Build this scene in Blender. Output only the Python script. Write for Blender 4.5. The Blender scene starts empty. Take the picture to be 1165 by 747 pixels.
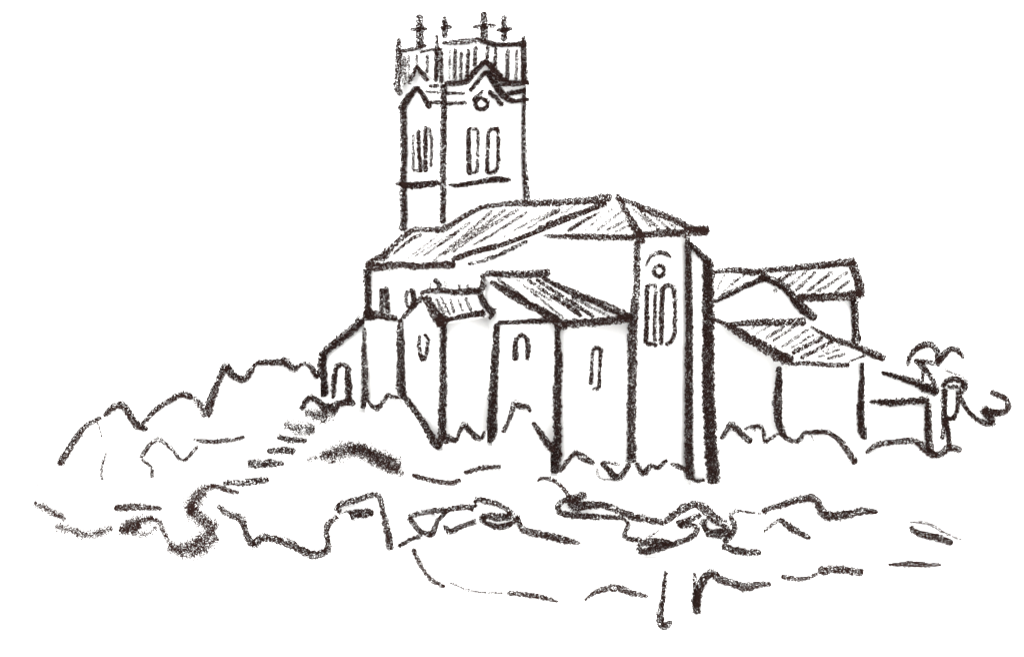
import bpy, math
import numpy as np

S = bpy.context.scene
COL = S.collection
rng = np.random.default_rng(7)

# ------------------------------------------------------------------ camera, sky, sun, exposure
W0, H0 = 1165.0, 747.0
F, CX, YH, CH = 1719.0, 582.5, 420.0, 4.9      # focal length in px, centre, horizon row, eye height (m)
cam = bpy.data.objects.new('camera', bpy.data.cameras.new('camera'))
COL.objects.link(cam)
cam.location = (0, 0, CH)
cam.rotation_euler = (math.radians(90), 0, 0)
cam.data.sensor_width = 36.0
cam.data.lens = 36.0 * F / W0
cam.data.shift_y = (YH - H0 / 2) / W0
cam.data.clip_start = 0.5
cam.data.clip_end = 6000
S.camera = cam

world = bpy.data.worlds.new('World')
S.world = world
world.use_nodes = True
nt = world.node_tree
for n in list(nt.nodes):
    nt.nodes.remove(n)
sky = nt.nodes.new('ShaderNodeTexSky')
sky.sky_type = 'NISHITA'
sky.sun_disc = False
sky.sun_elevation = math.radians(50)
sky.sun_rotation = math.radians(200)
clear = nt.nodes.new('ShaderNodeBackground'); clear.inputs['Strength'].default_value = 0.05
veil = nt.nodes.new('ShaderNodeBackground')
veil.inputs['Color'].default_value = (1.0, 0.995, 0.985, 1)      # even white overcast
veil.inputs['Strength'].default_value = 1.0
mixs = nt.nodes.new('ShaderNodeMixShader'); mixs.inputs[0].default_value = 0.94
wout = nt.nodes.new('ShaderNodeOutputWorld')
nt.links.new(sky.outputs['Color'], clear.inputs['Color'])
nt.links.new(clear.outputs[0], mixs.inputs[1])
nt.links.new(veil.outputs[0], mixs.inputs[2])
nt.links.new(mixs.outputs[0], wout.inputs['Surface'])

sun = bpy.data.objects.new('sun', bpy.data.lights.new('sun', 'SUN'))
COL.objects.link(sun)
sun.data.energy = 0.6
sun.data.angle = math.radians(40)
sun.data.color = (1.0, 0.98, 0.95)
sun.rotation_euler = (math.radians(40), 0, math.radians(20))
S.view_settings.view_transform = 'Standard'
S.view_settings.look = 'None'
S.view_settings.gamma = 1.0
S.view_settings.exposure = 1.4
S.cycles.max_bounces = 16
S.cycles.diffuse_bounces = 16


# ------------------------------------------------------------------ materials
def make_mat(name, c0, c1, scale, rough=0.95):
    m = bpy.data.materials.new(name)
    m.use_nodes = True
    t = m.node_tree
    b = t.nodes['Principled BSDF']
    b.inputs['Roughness'].default_value = rough
    b.inputs['Specular IOR Level'].default_value = 0.0
    tc = t.nodes.new('ShaderNodeTexCoord')
    no = t.nodes.new('ShaderNodeTexNoise'); no.inputs['Scale'].default_value = scale
    no.inputs['Detail'].default_value = 4
    r = t.nodes.new('ShaderNodeValToRGB')
    r.color_ramp.elements[0].position = 0.3; r.color_ramp.elements[0].color = (*c0, 1)
    r.color_ramp.elements[1].position = 0.7; r.color_ramp.elements[1].color = (*c1, 1)
    t.links.new(tc.outputs['Object'], no.inputs['Vector'])
    t.links.new(no.outputs['Fac'], r.inputs['Fac'])
    t.links.new(r.outputs['Color'], b.inputs['Base Color'])
    return m


WHITE = make_mat('white_limewash', (0.925, 0.925, 0.922), (0.945, 0.945, 0.942), 1.3)
CHAR = make_mat('charcoal', (0.0255, 0.0135, 0.0115), (0.0305, 0.0165, 0.0142), 3.0)


# ------------------------------------------------------------------ geometry of places
def pt(px, py, Y):
    return np.array([(px - CX) / F * Y, Y, CH + (YH - py) / F * Y])


class Plane:
    def __init__(s, a, b, c):
        a, b, c = map(np.asarray, (a, b, c))
        n = np.cross(b - a, c - a)
        s.n = n / np.linalg.norm(n); s.p = a

    def Y(s, px, py):
        px = np.asarray(px, float); py = np.asarray(py, float)
        d = s.n[0] * (px - CX) / F + s.n[1] + s.n[2] * (YH - py) / F
        k = s.n.dot(s.p - np.array([0, 0, CH]))
        return k / d


def wall(px1, Y1, px2, Y2):
    a = pt(px1, YH, Y1); b = pt(px2, YH, Y2)
    return Plane(a, b, a + np.array([0, 0, 5.0]))


def face3(a, b, c):
    return Plane(pt(*a), pt(*b), pt(*c))


# terrain through the feet of the buildings
CTRL = [(365, 466, 86), (415, 468, 84.5), (456, 470, 82.5), (500, 512, 78), (560, 506, 79.5),
        (600, 520, 76), (632, 541, 74), (680, 545, 72.5), (720, 538, 72), (785, 552, 73.2), (812, 556, 72.5),
        (890, 503, 78), (983, 505, 79), (1057, 520, 76), (1100, 518, 77), (840, 510, 79),
        (67, 540, 72), (160, 534, 75), (240, 508, 80), (300, 490, 83)]
cx_, cy_, cz_ = [], [], []
for c in CTRL:
    p = pt(*c); cx_.append(p[0]); cy_.append(p[1]); cz_.append(p[2] - 0.05)
for Y in (12, 26, 40, 52, 60):
    for k in (-0.42, -0.2, 0, 0.2, 0.42):
        cx_.append(k * Y); cy_.append(Y); cz_.append(0.0)
for X in (-60, -30, 0, 30, 60):
    for Y, z in ((130, 1.6), (190, 1.2)):
        cx_.append(X); cy_.append(Y); cz_.append(z)
    cx_.append(X); cy_.append(-15); cz_.append(-0.1)
for X in (-60, 60):
    for Y in (30, 60, 90):
        cx_.append(X); cy_.append(Y); cz_.append(0.2)
cx_, cy_, cz_ = map(np.array, (cx_, cy_, cz_))


def _tp(r2):
    return 0.5 * r2 * np.log(r2 + 1e-9)


n_ = len(cx_)
A = np.zeros((n_ + 3, n_ + 3))
A[:n_, :n_] = _tp((cx_[:, None] - cx_[None]) ** 2 + (cy_[:, None] - cy_[None]) ** 2) + np.eye(n_) * 2.0
A[:n_, n_] = 1; A[:n_, n_ + 1] = cx_; A[:n_, n_ + 2] = cy_
A[n_:, :n_] = A[:n_, n_:].T
SOL = np.linalg.solve(A, np.concatenate([cz_, [0, 0, 0]]))
GX = np.linspace(-70, 70, 141); GY = np.linspace(-20, 200, 221)
gx, gy = np.meshgrid(GX, GY)
GZ = np.zeros_like(gx)
for i in range(n_):
    GZ += SOL[i] * _tp((gx - cx_[i]) ** 2 + (gy - cy_[i]) ** 2)
GZ += SOL[n_] + SOL[n_ + 1] * gx + SOL[n_ + 2] * gy
GZ = np.clip(GZ, -1.6, 3.2)


def ground_z(x, y):
    x = np.clip(np.asarray(x, float), -69.9, 69.9); y = np.clip(np.asarray(y, float), -19.9, 199.9)
    fx = (x + 70) / 1.0; fy = (y + 20) / 1.0
    i = fx.astype(int); j = fy.astype(int); a = fx - i; b = fy - j
    return (GZ[j, i] * (1 - a) * (1 - b) + GZ[j, i + 1] * a * (1 - b) + GZ[j + 1, i] * (1 - a) * b + GZ[j + 1, i + 1] * a * b)


class Ground:
    def Y(s, px, py):
        px = np.atleast_1d(np.asarray(px, float)); py = np.atleast_1d(np.asarray(py, float))
        out = np.full(px.shape, 120.0); done = np.zeros(px.shape, bool)
        Y = 15.0
        while Y < 130 and not done.all():
            z = CH + (YH - py) / F * Y
            hit = (~done) & (z <= ground_z((px - CX) / F * Y, np.full(px.shape, Y)))
            out[hit] = Y; done |= hit
            Y += 0.25
        return out


GROUND = Ground()


def gY(px, py):
    return float(GROUND.Y([px], [py])[0])


# ------------------------------------------------------------------ paper-tooth noise
_L = [rng.random((512, 512)) for _ in range(3)]


def vnoise(k, x, y, cell):
    fx = x / cell + 37.3 * k; fy = y / cell + 11.7 * k
    i = np.floor(fx).astype(int); j = np.floor(fy).astype(int); a = fx - i; b = fy - j
    L = _L[k]
    g = lambda ii, jj: L[jj % 512, ii % 512]
    return g(i, j) * (1 - a) * (1 - b) + g(i + 1, j) * a * (1 - b) + g(i, j + 1) * (1 - a) * b + g(i + 1, j + 1) * a * b


def smooth(pts, step=0.8):
    P = np.array(pts, float)
    if len(P) == 2:
        n = max(2, int(np.hypot(*(P[1, :2] - P[0, :2])) / step))
        t = np.linspace(0, 1, n)[:, None]
        return P[0] * (1 - t) + P[1] * t
    E = np.vstack([2 * P[0] - P[1], P, 2 * P[-1] - P[-2]])
    out = []
    for k in range(1, len(E) - 2):
        p0, p1, p2, p3 = E[k - 1:k + 3]
        n = max(2, int(np.hypot(*(p2[:2] - p1[:2])) / step))
        t = np.linspace(0, 1, n, endpoint=False)[:, None]
        # tension 0.35: close to the drawn polyline but rounded
        m1 = 0.35 * (p2 - p0); m2 = 0.35 * (p3 - p1)
        out.append((2 * t ** 3 - 3 * t ** 2 + 1) * p1 + (t ** 3 - 2 * t ** 2 + t) * m1 + (-2 * t ** 3 + 3 * t ** 2) * p2 + (t ** 3 - t ** 2) * m2)
    out.append(P[-1:])
    return np.vstack(out)


TET = np.array([[1, 1, 1], [1, -1, -1], [-1, 1, -1], [-1, -1, 1]], float) / math.sqrt(3)
TF = np.array([[0, 1, 2], [0, 3, 1], [0, 2, 3], [1, 3, 2]])


class Mound:
    pass


class Part:
    """collects white solids and the charcoal crumbs that lie on them; build() links ONE mesh"""

    def __init__(s):
        s.v = []; s.f = []; s.gr = []

    # ---- solids
    def poly(s, verts, faces):
        o = len(s.v)
        s.v.extend([tuple(map(float, p)) for p in verts])
        s.f.extend([tuple(o + i for i in f) for f in faces])

    def prism(s, front, back):
        n = len(front); back = np.asarray(back, float)
        vs = [np.asarray(p, float) for p in front] + [np.asarray(p, float) + back for p in front]
        fs = [tuple(range(n)), tuple(range(2 * n - 1, n - 1, -1))]
        for i in range(n):
            j = (i + 1) % n
            fs.append((i, i + n, j + n, j))
        s.poly(vs, fs)

    def slab(s, surf, pix, back=(0, 0.25, 0), lift=0.0):
        s.prism([pt(x, y, float(surf.Y(x, y)) - lift) for x, y in pix], back)

    def block(s, left, mid, right, zb):
        """two visible faces meeting at the corner mid; each corner = (px, py of top, Y)"""
        L, M, R = pt(*left), pt(*mid), pt(*right)
        B = L + R - M
        top = [L, M, R, B]
        bot = [np.array([p[0], p[1], zb]) for p in top]
        s.poly(top + bot, [(0, 1, 2, 3), (7, 6, 5, 4), (0, 4, 5, 1), (1, 5, 6, 2), (2, 6, 7, 3), (3, 7, 4, 0)])

    # ---- charcoal
    def stroke(s, surf, pts, w=6, d=0.8, soft=0.0, taper=2.0, lift=(0.03, 0.16), r=0.60, sharp=False):
        thin = w < 5.6 and d < .6 and soft == 0
        P = [(p[0], p[1], p[2] if len(p) > 2 else w) for p in pts]
        C = smooth(P) if not sharp else np.vstack([smooth([P[i], P[i + 1]]) for i in range(len(P) - 1)])
        seg = np.hypot(np.diff(C[:, 0]), np.diff(C[:, 1]))
        cum = np.concatenate([[0], np.cumsum(seg)]); Ltot = cum[-1]
        if Ltot <= 0:
            return
        wm = C[:, 2].mean()
        n = int(Ltot * wm * (4.3 if soft == 0 else 3.6) * (1 + soft)) + 8
        u = rng.random(n) * Ltot
        # importance by local width
        wl = np.interp(u, cum, C[:, 2])
        keep = rng.random(n) < wl / C[:, 2].max()
        n2 = int(n * (C[:, 2].max() / wm - 1))
        if n2 > 0:
            u2 = rng.random(n2) * Ltot; wl2 = np.interp(u2, cum, C[:, 2])
            k2 = rng.random(n2) < wl2 / C[:, 2].max()
            u = np.concatenate([u[keep], u2[k2]])
        else:
            u = u[keep]
        n = len(u)
        x = np.interp(u, cum, C[:, 0]); y = np.interp(u, cum, C[:, 1]); w_ = np.interp(u, cum, C[:, 2])
        tx = np.interp(u + .6, cum, C[:, 0]) - np.interp(u - .6, cum, C[:, 0])
        ty = np.interp(u + .6, cum, C[:, 1]) - np.interp(u - .6, cum, C[:, 1])
        tl = np.hypot(tx, ty) + 1e-6; nx, ny = -ty / tl, tx / tl
        a = rng.random(n) * 2 - 1
        if soft > 0:
            a = rng.normal(0, 0.62, n)
        rag = 1 + 0.3 * (vnoise(0, u * 1.0 + 100 * np.sign(a) + x[0] if n else u, a * 0 + y[0] if n else u, 2.2) - 0.5) * 2
        end = np.minimum(u, Ltot - u)
        tp = np.clip(0.45 + end / (taper * 1.5 + 1e-6), 0, 1)
        half = np.maximum(w_ / 2 * 1.04 - 0.1, 0.4) * rag * tp
        gx_ = x + nx * a * half; gy_ = y + ny * a * half
        gx_ += rng.normal(0, .32, n); gy_ += rng.normal(0, .32, n)
        kv = 0.3 if thin else 0.5
        tooth = kv * vnoise(1, gx_, gy_, 1.7) + (1 - kv) * rng.random(n)
        if thin:
            r = .52; d = d + .09
        if soft > 0.15:
            r = .57; tooth = 0.3 * vnoise(1, gx_, gy_, 1.7) + 0.7 * rng.random(n)
        press = 0.16 * (vnoise(2, gx_, gy_, 11.0) - 0.5)
        ae = np.abs(a)
        th = (0.23 if isinstance(surf, (Ground, Mound)) else 0.185) + 0.62 * d + press - 0.10 * ae ** 4
        if soft > 0:
            th = th - 0.14 * np.abs(a) - .04
        k = tooth < th
        gx_, gy_ = gx_[k], gy_[k]
        if len(gx_) == 0:
            return
        Y = np.asarray(surf.Y(gx_, gy_), float) * np.ones(len(gx_))
        lf = lift[0] + (lift[1] - lift[0]) * rng.random(len(gx_))
        Y = Y - lf
        rad = Y / F * r * (0.75 + 0.5 * rng.random(len(gx_)))
        s.gr.append(np.stack([(gx_ - CX) / F * Y, Y, CH + (YH - gy_) / F * Y, rad], 1))

    def ring(s, surf, cx, cy, rx, ry, w=4, d=.7, a0=0, a1=360):
        s.stroke(surf, [(cx + rx * math.cos(math.radians(a)), cy + ry * math.sin(math.radians(a))) for a in np.linspace(a0, a1, 14)], w, d)

    def build(s, name, parent=None, **props):
        nv0 = len(s.v); nf0 = len(s.f)
        V = [np.array(s.v, float).reshape(-1, 3)]
        nv = nv0
        loops = [i for f in s.f for i in f]; tot = [len(f) for f in s.f]
        L = [np.array(loops, int)]; T = [np.array(tot, int)]
        if s.gr:
            G = np.vstack(s.gr); n = len(G)
            q = rng.normal(size=(n, 4)); q /= np.linalg.norm(q, axis=1)[:, None]
            w, x, y, z = q.T
            R = np.stack([1 - 2 * (y * y + z * z), 2 * (x * y - z * w), 2 * (x * z + y * w),
                          2 * (x * y + z * w), 1 - 2 * (x * x + z * z), 2 * (y * z - x * w),
                          2 * (x * z - y * w), 2 * (y * z + x * w), 1 - 2 * (x * x + y * y)], 1).reshape(n, 3, 3)
            tv = np.einsum('nij,kj->nki', R, TET) * G[:, None, 3:4] * 1.25 + G[:, None, :3]
            V.append(tv.reshape(-1, 3))
            L.append((TF[None] + (np.arange(n) * 4)[:, None, None] + nv).reshape(-1))
            T.append(np.full(n * 4, 3))
        V = np.vstack(V); L = np.concatenate(L).astype(np.int32); T = np.concatenate(T).astype(np.int32)
        org = np.zeros(3)
        if nv0 and parent is None:
            a = V[:nv0]; org = np.array([a[:, 0].mean(), a[:, 1].mean(), a[:, 2].min()])
        elif parent is None and len(V):
            org = np.array([V[:, 0].mean(), V[:, 1].mean(), V[:, 2].min()])
        V = V - org
        me = bpy.data.meshes.new(name)
        me.vertices.add(len(V)); me.vertices.foreach_set('co', V.ravel())
        me.loops.add(len(L)); me.loops.foreach_set('vertex_index', L)
        me.polygons.add(len(T))
        st = np.concatenate([[0], np.cumsum(T)[:-1]]).astype(np.int32)
        me.polygons.foreach_set('loop_start', st)
        me.polygons.foreach_set('loop_total', T)
        me.materials.append(WHITE); me.materials.append(CHAR)
        mi = np.zeros(len(T), np.int32); mi[nf0:] = 1
        me.polygons.foreach_set('material_index', mi)
        me.update(calc_edges=True); me.validate()
        o = bpy.data.objects.new(name, me)
        COL.objects.link(o)
        o.location = org
        if parent is not None:
            o.parent = parent
            rt = parent
            M = np.zeros(3)
            while rt is not None:
                M += np.array(rt.location); rt = rt.parent
            o.location = -M
        for k, v_ in props.items():
            o[k] = v_
        return o


def empty(name, loc, label, category, group=None):
    o = bpy.data.objects.new(name, None)
    COL.objects.link(o); o.location = [float(c) for c in loc]
    o['label'] = label; o['category'] = category
    if group:
        o['group'] = group
    return o


def fixed(Y):
    class Fx:
        def Y(s, px, py):
            return np.full(np.shape(px), float(Y))
    return Fx()


# ------------------------------------------------------------------ GROUND
g = Part()
nx_, ny_ = len(GX), len(GY)
verts = np.stack([gx, gy, GZ], 2).reshape(-1, 3)
faces = []
for j in range(ny_ - 1):
    for i in range(nx_ - 1):
        k = j * nx_ + i
        faces.append((k, k + 1, k + 1 + nx_, k + nx_))
o0 = len(verts)
# skirt out to the horizon
rim = [i for i in range(nx_)] + [j * nx_ + nx_ - 1 for j in range(1, ny_)] + [(ny_ - 1) * nx_ + i for i in range(nx_ - 2, -1, -1)] + [j * nx_ for j in range(ny_ - 2, 0, -1)]
far = []
for k in rim:
    x, y, z = verts[k]
    dx, dy = x, y - 90
    q = 4500 / math.hypot(dx, dy)
    far.append((dx * q, 90 + dy * q, -2.0))
for a in range(len(rim)):
    b = (a + 1) % len(rim)
    faces.append((rim[a], o0 + a, o0 + b, rim[b]))
g.poly(list(verts) + far, faces)


def G(pts, w=6, d=.8, **k):
    g.stroke(GROUND, pts, w, d, lift=(0.4, 1.1), **k)


G([(39, 571), (55, 580), (75, 590)], 10, .7, soft=.2)
G([(63, 598), (80, 602), (100, 608), (128, 600)], 13, .55, soft=.4)
G([(130, 578, 8), (155, 576, 8), (184, 578, 5)], 7, .8)
G([(469, 540), (495, 547), (515, 549), (524, 545)], 6, .85)
G([(528, 537), (550, 532, 6), (574, 530, 3)], 5, .85)
G([(470, 624), (480, 645), (492, 660), (506, 667)], 5, .85)
G([(512, 662), (530, 670), (545, 673), (572, 674)], 2.6, .55)
G([(577, 674), (600, 676, 6), (618, 679, 6), (635, 684, 3)], 5, .85)
G([(665, 682, 3), (680, 672, 6), (700, 668, 8), (720, 674, 7), (737, 678, 5)], 6, .8)
G([(889, 655), (905, 658), (920, 657, 4), (930, 651, 4)], 5.5, .8)
G([(931, 649), (955, 647), (982, 651)], 8.5, .85)
G([(1011, 642, 3), (1035, 641, 7), (1055, 642, 6), (1070, 642, 3)], 6, .85)
G([(611, 548, 2), (615, 544, 4), (628, 545, 5), (640, 554, 5), (650, 568, 5)], 5, .8)
G([(38, 556), (47, 546)], 2.0, .15)
G([(241, 539), (257, 538)], 4, .2, soft=.2)
g.build('ground', kind='structure')

# ------------------------------------------------------------------ CHURCH
church = empty('church', (0.5, 80, 0.5), 'large white stone church with a square bell tower and hatched roofs, standing on the rise', 'church')
ZB = -2.5


def window(parent, surf, outline, strokes, name='window', d=.75, lift=.04):
    p = Part()
    p.slab(surf, outline, (0, 0.2, 0), lift)
    for st in strokes:
        p.stroke(surf, st[0], st[1], st[2] if len(st) > 2 else d, lift=(lift + .03, lift + .1), sharp=True)
    return p.build(name, parent)


# --- bell tower
TL, TM, TR = (457, 92.5), (504, 90.0), (598, 91.0)
tl = wall(*TL, *TM); tr = wall(*TM, *TR)
t = Part()
t.block((457, 60, 92.5), (504, 54, 90.0), (598, 52, 91.0), 2)
t.stroke(tl, [(458, 123), (459, 150), (459, 185), (458, 210), (459, 245), (458, 263)], 7.5, .74)
t.stroke(tr, [(504.5, 96), (505, 130), (504, 180), (504, 254)], 7, .74)
t.stroke(tr, [(597, 97, 4), (596, 150, 5), (597, 190, 6), (599, 212, 7), (601, 236, 7)], 6, .68)
t.stroke(tl, [(450, 209, 3), (458, 210, 6), (470, 211, 8), (499, 208, 7)], 7, .95)
t.stroke(tr, [(510, 210, 2.5), (517, 211, 4), (527, 210, 5.5), (555, 205, 6), (570, 204, 7), (581, 205, 4)], 5, .88)
t.stroke(tl, [(455, 125, 8), (464, 112, 8), (474, 99, 5)], 7, .9, sharp=True)
t.stroke(tl, [(474, 99, 5), (481, 108, 6), (489, 123, 7)], 6, .82, sharp=True)
t.stroke(tl, [(484, 104), (492, 105), (499, 106)], 3, .5)
t.stroke(tl, [(490, 116), (504, 117)], 5, .8)
t.stroke(tr, [(507, 106, 3), (520, 106, 4), (529, 106, 3)], 4, .65)
t.stroke(tr, [(505, 118), (520, 117), (532, 117)], 4.5, .65)
t.stroke(tr, [(534, 104, 4), (544, 92, 5), (553, 81, 4)], 4.5, .68, sharp=True)
t.stroke(tr, [(553, 81), (560, 90, 7), (569, 104, 8), (577, 112, 6), (584, 115, 5), (602, 113, 4.5)], 6, .8)
t.stroke(tr, [(576, 107), (598, 103)], 5, .85)
t.stroke(tr, [(556, 103), (563, 110), (572, 120)], 5, .75)
t.stroke(tr, [(550, 103, 3), (543, 109, 4), (538, 115, 5)], 4, .6)
tower = t.build('bell_tower', church)
# parapet: a hollow crenellated band, slightly proud of the tower
p = Part()
pl = wall(453, 92.3, 503, 89.7); pr = wall(503, 89.7, 600, 90.7)
p.slab(pl, [(453, 59), (503, 53), (503, 96), (474, 77), (457, 98)], (0, .5, 0))
p.slab(pr, [(503, 50), (599, 49), (599, 95), (572, 95), (552, 72), (530, 95), (503, 95)], (0, .5, 0))
p.stroke(pl, [(454, 44, 4), (453, 60, 7), (453, 85, 7.5), (452, 99, 8), (456, 109, 6)], 7, .82)
p.stroke(pl, [(456, 58), (470, 56), (485, 52)], 4, .85)
p.stroke(pl, [(476, 60), (488, 57), (503, 56)], 3, .65)
p.stroke(pl, [(497, 40, 3.5), (497, 56, 5), (496, 93, 5)], 5, .72)
p.stroke(pl, [(465, 96, 3.5), (470, 85, 4.5), (474, 75, 3.5)], 4, .7, sharp=True)
p.stroke(pl, [(474, 75, 3.5), (480, 84, 6), (487, 92, 5)], 5, .8, sharp=True)
p.stroke(pl, [(488, 98), (499, 98)], 4, .8)
p.stroke(pr, [(502, 58), (502, 95)], 4.5, .62)
p.stroke(pr, [(503, 49, 4), (530, 47, 6), (547, 46, 6), (560, 50, 6), (580, 51, 5), (599, 49, 6)], 5.5, .88)
p.stroke(pr, [(596, 41, 4), (596, 55, 6), (597, 96, 8)], 7, .85)
p.stroke(pr, [(506, 95, 5), (522, 95, 6), (532, 93, 6), (541, 81, 6.5), (552, 69, 5)], 6, .85, sharp=True)
p.stroke(pr, [(552, 69, 5), (561, 79, 8), (572, 93, 9), (585, 95, 6), (602, 94, 6)], 7, .95)
for x, a, b, w, d in [(511, 57, 90, 3, .22), (517, 56, 92, 4.5, .58), (524, 59, 93, 3.6, .58), (531.5, 56, 92, 4.4, .62), (540, 53, 78, 4.5, .6),
                      (554, 53, 71, 4.5, .6), (563, 54, 80, 4.5, .6), (577, 56, 92, 5, .55), (587, 57, 92, 4, .35)]:
    p.stroke(pr, [(x + 1, a), (x, b)], w, d)
for x, a, b, w, d in [(460, 64, 96, 5, .35), (465, 63, 92, 3, .3), (474, 62, 76, 3.5, .5), (486, 62, 83, 4, .5)]:
    p.stroke(pl, [(x, a), (x, b)], w, d)
p.build('parapet', tower)
# lancets and oculus
window(tower, tl, [(469, 150), (479, 149), (479, 197), (470, 197)], [([(470, 153), (470, 194), (478, 195)], 3.5, .45), ([(476, 148), (476, 170), (479, 196)], 4.5, .72)])
window(tower, tl, [(482, 146), (492, 146), (491, 195), (482, 197)], [([(484, 144), (484, 196)], 5, .8), ([(488, 145), (491, 158), (491, 175), (490, 190)], 3.8, .55)])
window(tower, tr, [(531, 146), (546, 146), (545, 197), (531, 198)], [([(533, 146, 5), (533, 170, 6), (534, 199, 6)], 6, .76), ([(534, 146), (544, 147), (544, 175), (543, 196), (537, 197)], 4, .55)])
window(tower, tr, [(554, 147), (569, 146), (568, 197), (554, 198)], [([(556, 147), (555, 170), (554, 197)], 4.6, .66), ([(554, 197), (563, 196), (567, 190), (567, 170), (567, 146), (557, 147)], 4.4, .64)])
p = Part()
p.slab(tr, [(548 + 7 * math.cos(a), 118 + 6.5 * math.sin(a)) for a in np.linspace(0, 2 * math.pi, 12, endpoint=False)], (0, .15, 0), .04)
p.ring(tr, 548, 118, 7.5, 6.5, 4.5, .75); p.stroke(tr, [(547, 112), (553, 116)], 3, .6, lift=(.08, .15))
p.build('round_window', tower)
# crosses on the parapet: real iron bars wrapped in charcoal
for (x, y0, y1, wv, bx0, by0, bx1, by1, Y) in [(477.5, 17, 54, 7.5, 467, 34, 486, 33, 91.2), (506, 19, 43, 5.5, 501, 32, 514, 31, 95.0),
                                                (550.5, 14, 47, 7, 538, 31, 564, 29, 90.3), (573.5, 18, 47, 6, 565, 35, 583, 33, 90.5)]:
    p = Part(); f_ = fixed(Y)
    m = Y / F
    a = pt(x - .6, y0 + 4, Y); b = pt(x + .6, y1 + (8 if x == 506 else 4), Y)
    p.prism([(a[0], Y, a[2]), (b[0], Y, a[2]), (b[0], Y, b[2]), (a[0], Y, b[2])], (0, .08, 0))
    p.stroke(f_, [(x, y0, wv * .9), (x, (y0 + y1) / 2, wv + 1), (x, y1, wv + 1)], wv, .9, lift=(-.12, .15))
    p.stroke(f_, [(bx0, by0, 3.2), ((bx0 + bx1) / 2, (by0 + by1) / 2, 5.5), (bx1, by1, 3.2)], 4.5, .9, lift=(-.1, .15))
    p.build('cross', tower)

# --- nave
nw = wall(415, 84, 620, 80)
n = Part()
n.slab(nw, [(415, 304), (520, 301), (600, 271), (660, 247), (700, 231), (700, 560), (415, 560)], (0, 6.5, 0))
n.stroke(nw, [(417, 303), (418, 330), (418, 362)], 8, .84)
n.stroke(nw, [(532, 300, 4), (548, 297, 4), (570, 288, 5), (600, 274, 4)], 4.5, .62)
n.stroke(nw, [(522, 322), (523, 328)], 4, .3)
n.stroke(nw, [(532, 323), (531, 328)], 3.5, .3)
nave = n.build('nave', church)
window(nave, nw, [(433, 328), (442, 328), (442, 357), (433, 357)], [([(434, 328), (434, 356)], 5, .66), ([(439, 326), (440, 340), (441, 356)], 5.6, .7)])
window(nave, nw, [(461, 328), (471, 328), (471, 352), (461, 352)], [([(467, 328), (470, 333), (471, 342), (468, 350)], 5.8, .72), ([(463, 330), (461, 340), (464, 350)], 4.6, .55)])
window(nave, nw, [(491, 320), (501, 322), (501, 334), (491, 334)], [([(493, 319), (497, 320), (501, 326)], 5, .85), ([(490, 322), (489, 328)], 3, .2), ([(506, 320), (507, 326)], 3, .2)])
# nave roof
rp = face3((415, 303, 83.8), (520, 301, 81.6), (620, 231, 88.5))
r = Part()
r.slab(rp, [(412, 304), (520, 301), (602, 271), (695, 231), (697, 226), (650, 229), (600, 231), (549, 236), (520, 251), (505, 261), (471, 261), (440, 284)], (0, .3, -.12), .05)
r.stroke(rp, [(416, 301, 6), (428, 294, 6), (437, 289, 8), (450, 277, 6), (460, 268, 7), (472, 261, 6), (490, 261, 6), (504, 261, 8), (520, 251, 6), (533, 243, 6), (548, 236, 6)], 6.5, .8, lift=(.1, .25))
r.stroke(rp, [(416, 302, 7), (430, 304, 9), (455, 301, 8), (475, 303, 8), (500, 301, 8), (518, 301, 9)], 8, .85, lift=(.1, .25))
r.stroke(rp, [(514, 296, 6), (540, 286, 7), (570, 279, 7), (600, 269, 7), (620, 259, 8), (640, 250, 8), (665, 241, 7), (690, 231, 6)], 7, .86, lift=(.1, .25))
r.stroke(rp, [(545, 236, 5), (575, 232, 6), (600, 231, 8), (640, 230, 8), (670, 228, 8), (684, 226, 10), (696, 224, 8)], 7, .86, lift=(.1, .25))
hat = [((434, 299), (473, 268), 3.5, .35), ((447, 290), (480, 266), 4.5, .42), ((462, 295), (500, 266), 3, .25), ((470, 293), (520, 262), 3.5, .3),
       ((480, 292), (535, 253), 4, .36), ((485, 290), (510, 272), 3, .25), ((493, 296), (560, 240), 4.5, .5), ((505, 290), (575, 238), 4.5, .55),
       ((513, 288), (590, 238), 5, .5), ((536, 280), (600, 241), 4, .5), ((546, 275), (560, 268), 3, .3), ((572, 270), (632, 238), 3, .3),
       ((585, 262), (600, 254), 3, .2), ((600, 260), (640, 236), 3.5, .35), ((618, 250), (637, 239), 4, .45), ((497, 280), (523, 262), 4, .4),
       ((428, 300), (447, 286), 2.5, .25), ((632, 245), (652, 235), 3, .25)]
for a, b, w, d in hat:
    mid = ((a[0] + b[0]) / 2 + rng.normal(0, 1), (a[1] + b[1]) / 2 + rng.normal(0, .8))
    r.stroke(rp, [(a[0], a[1], w * .6), (mid[0], mid[1], w), (b[0], b[1], w)], w, d, lift=(.08, .16))
r.build('roof', nave)

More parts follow.
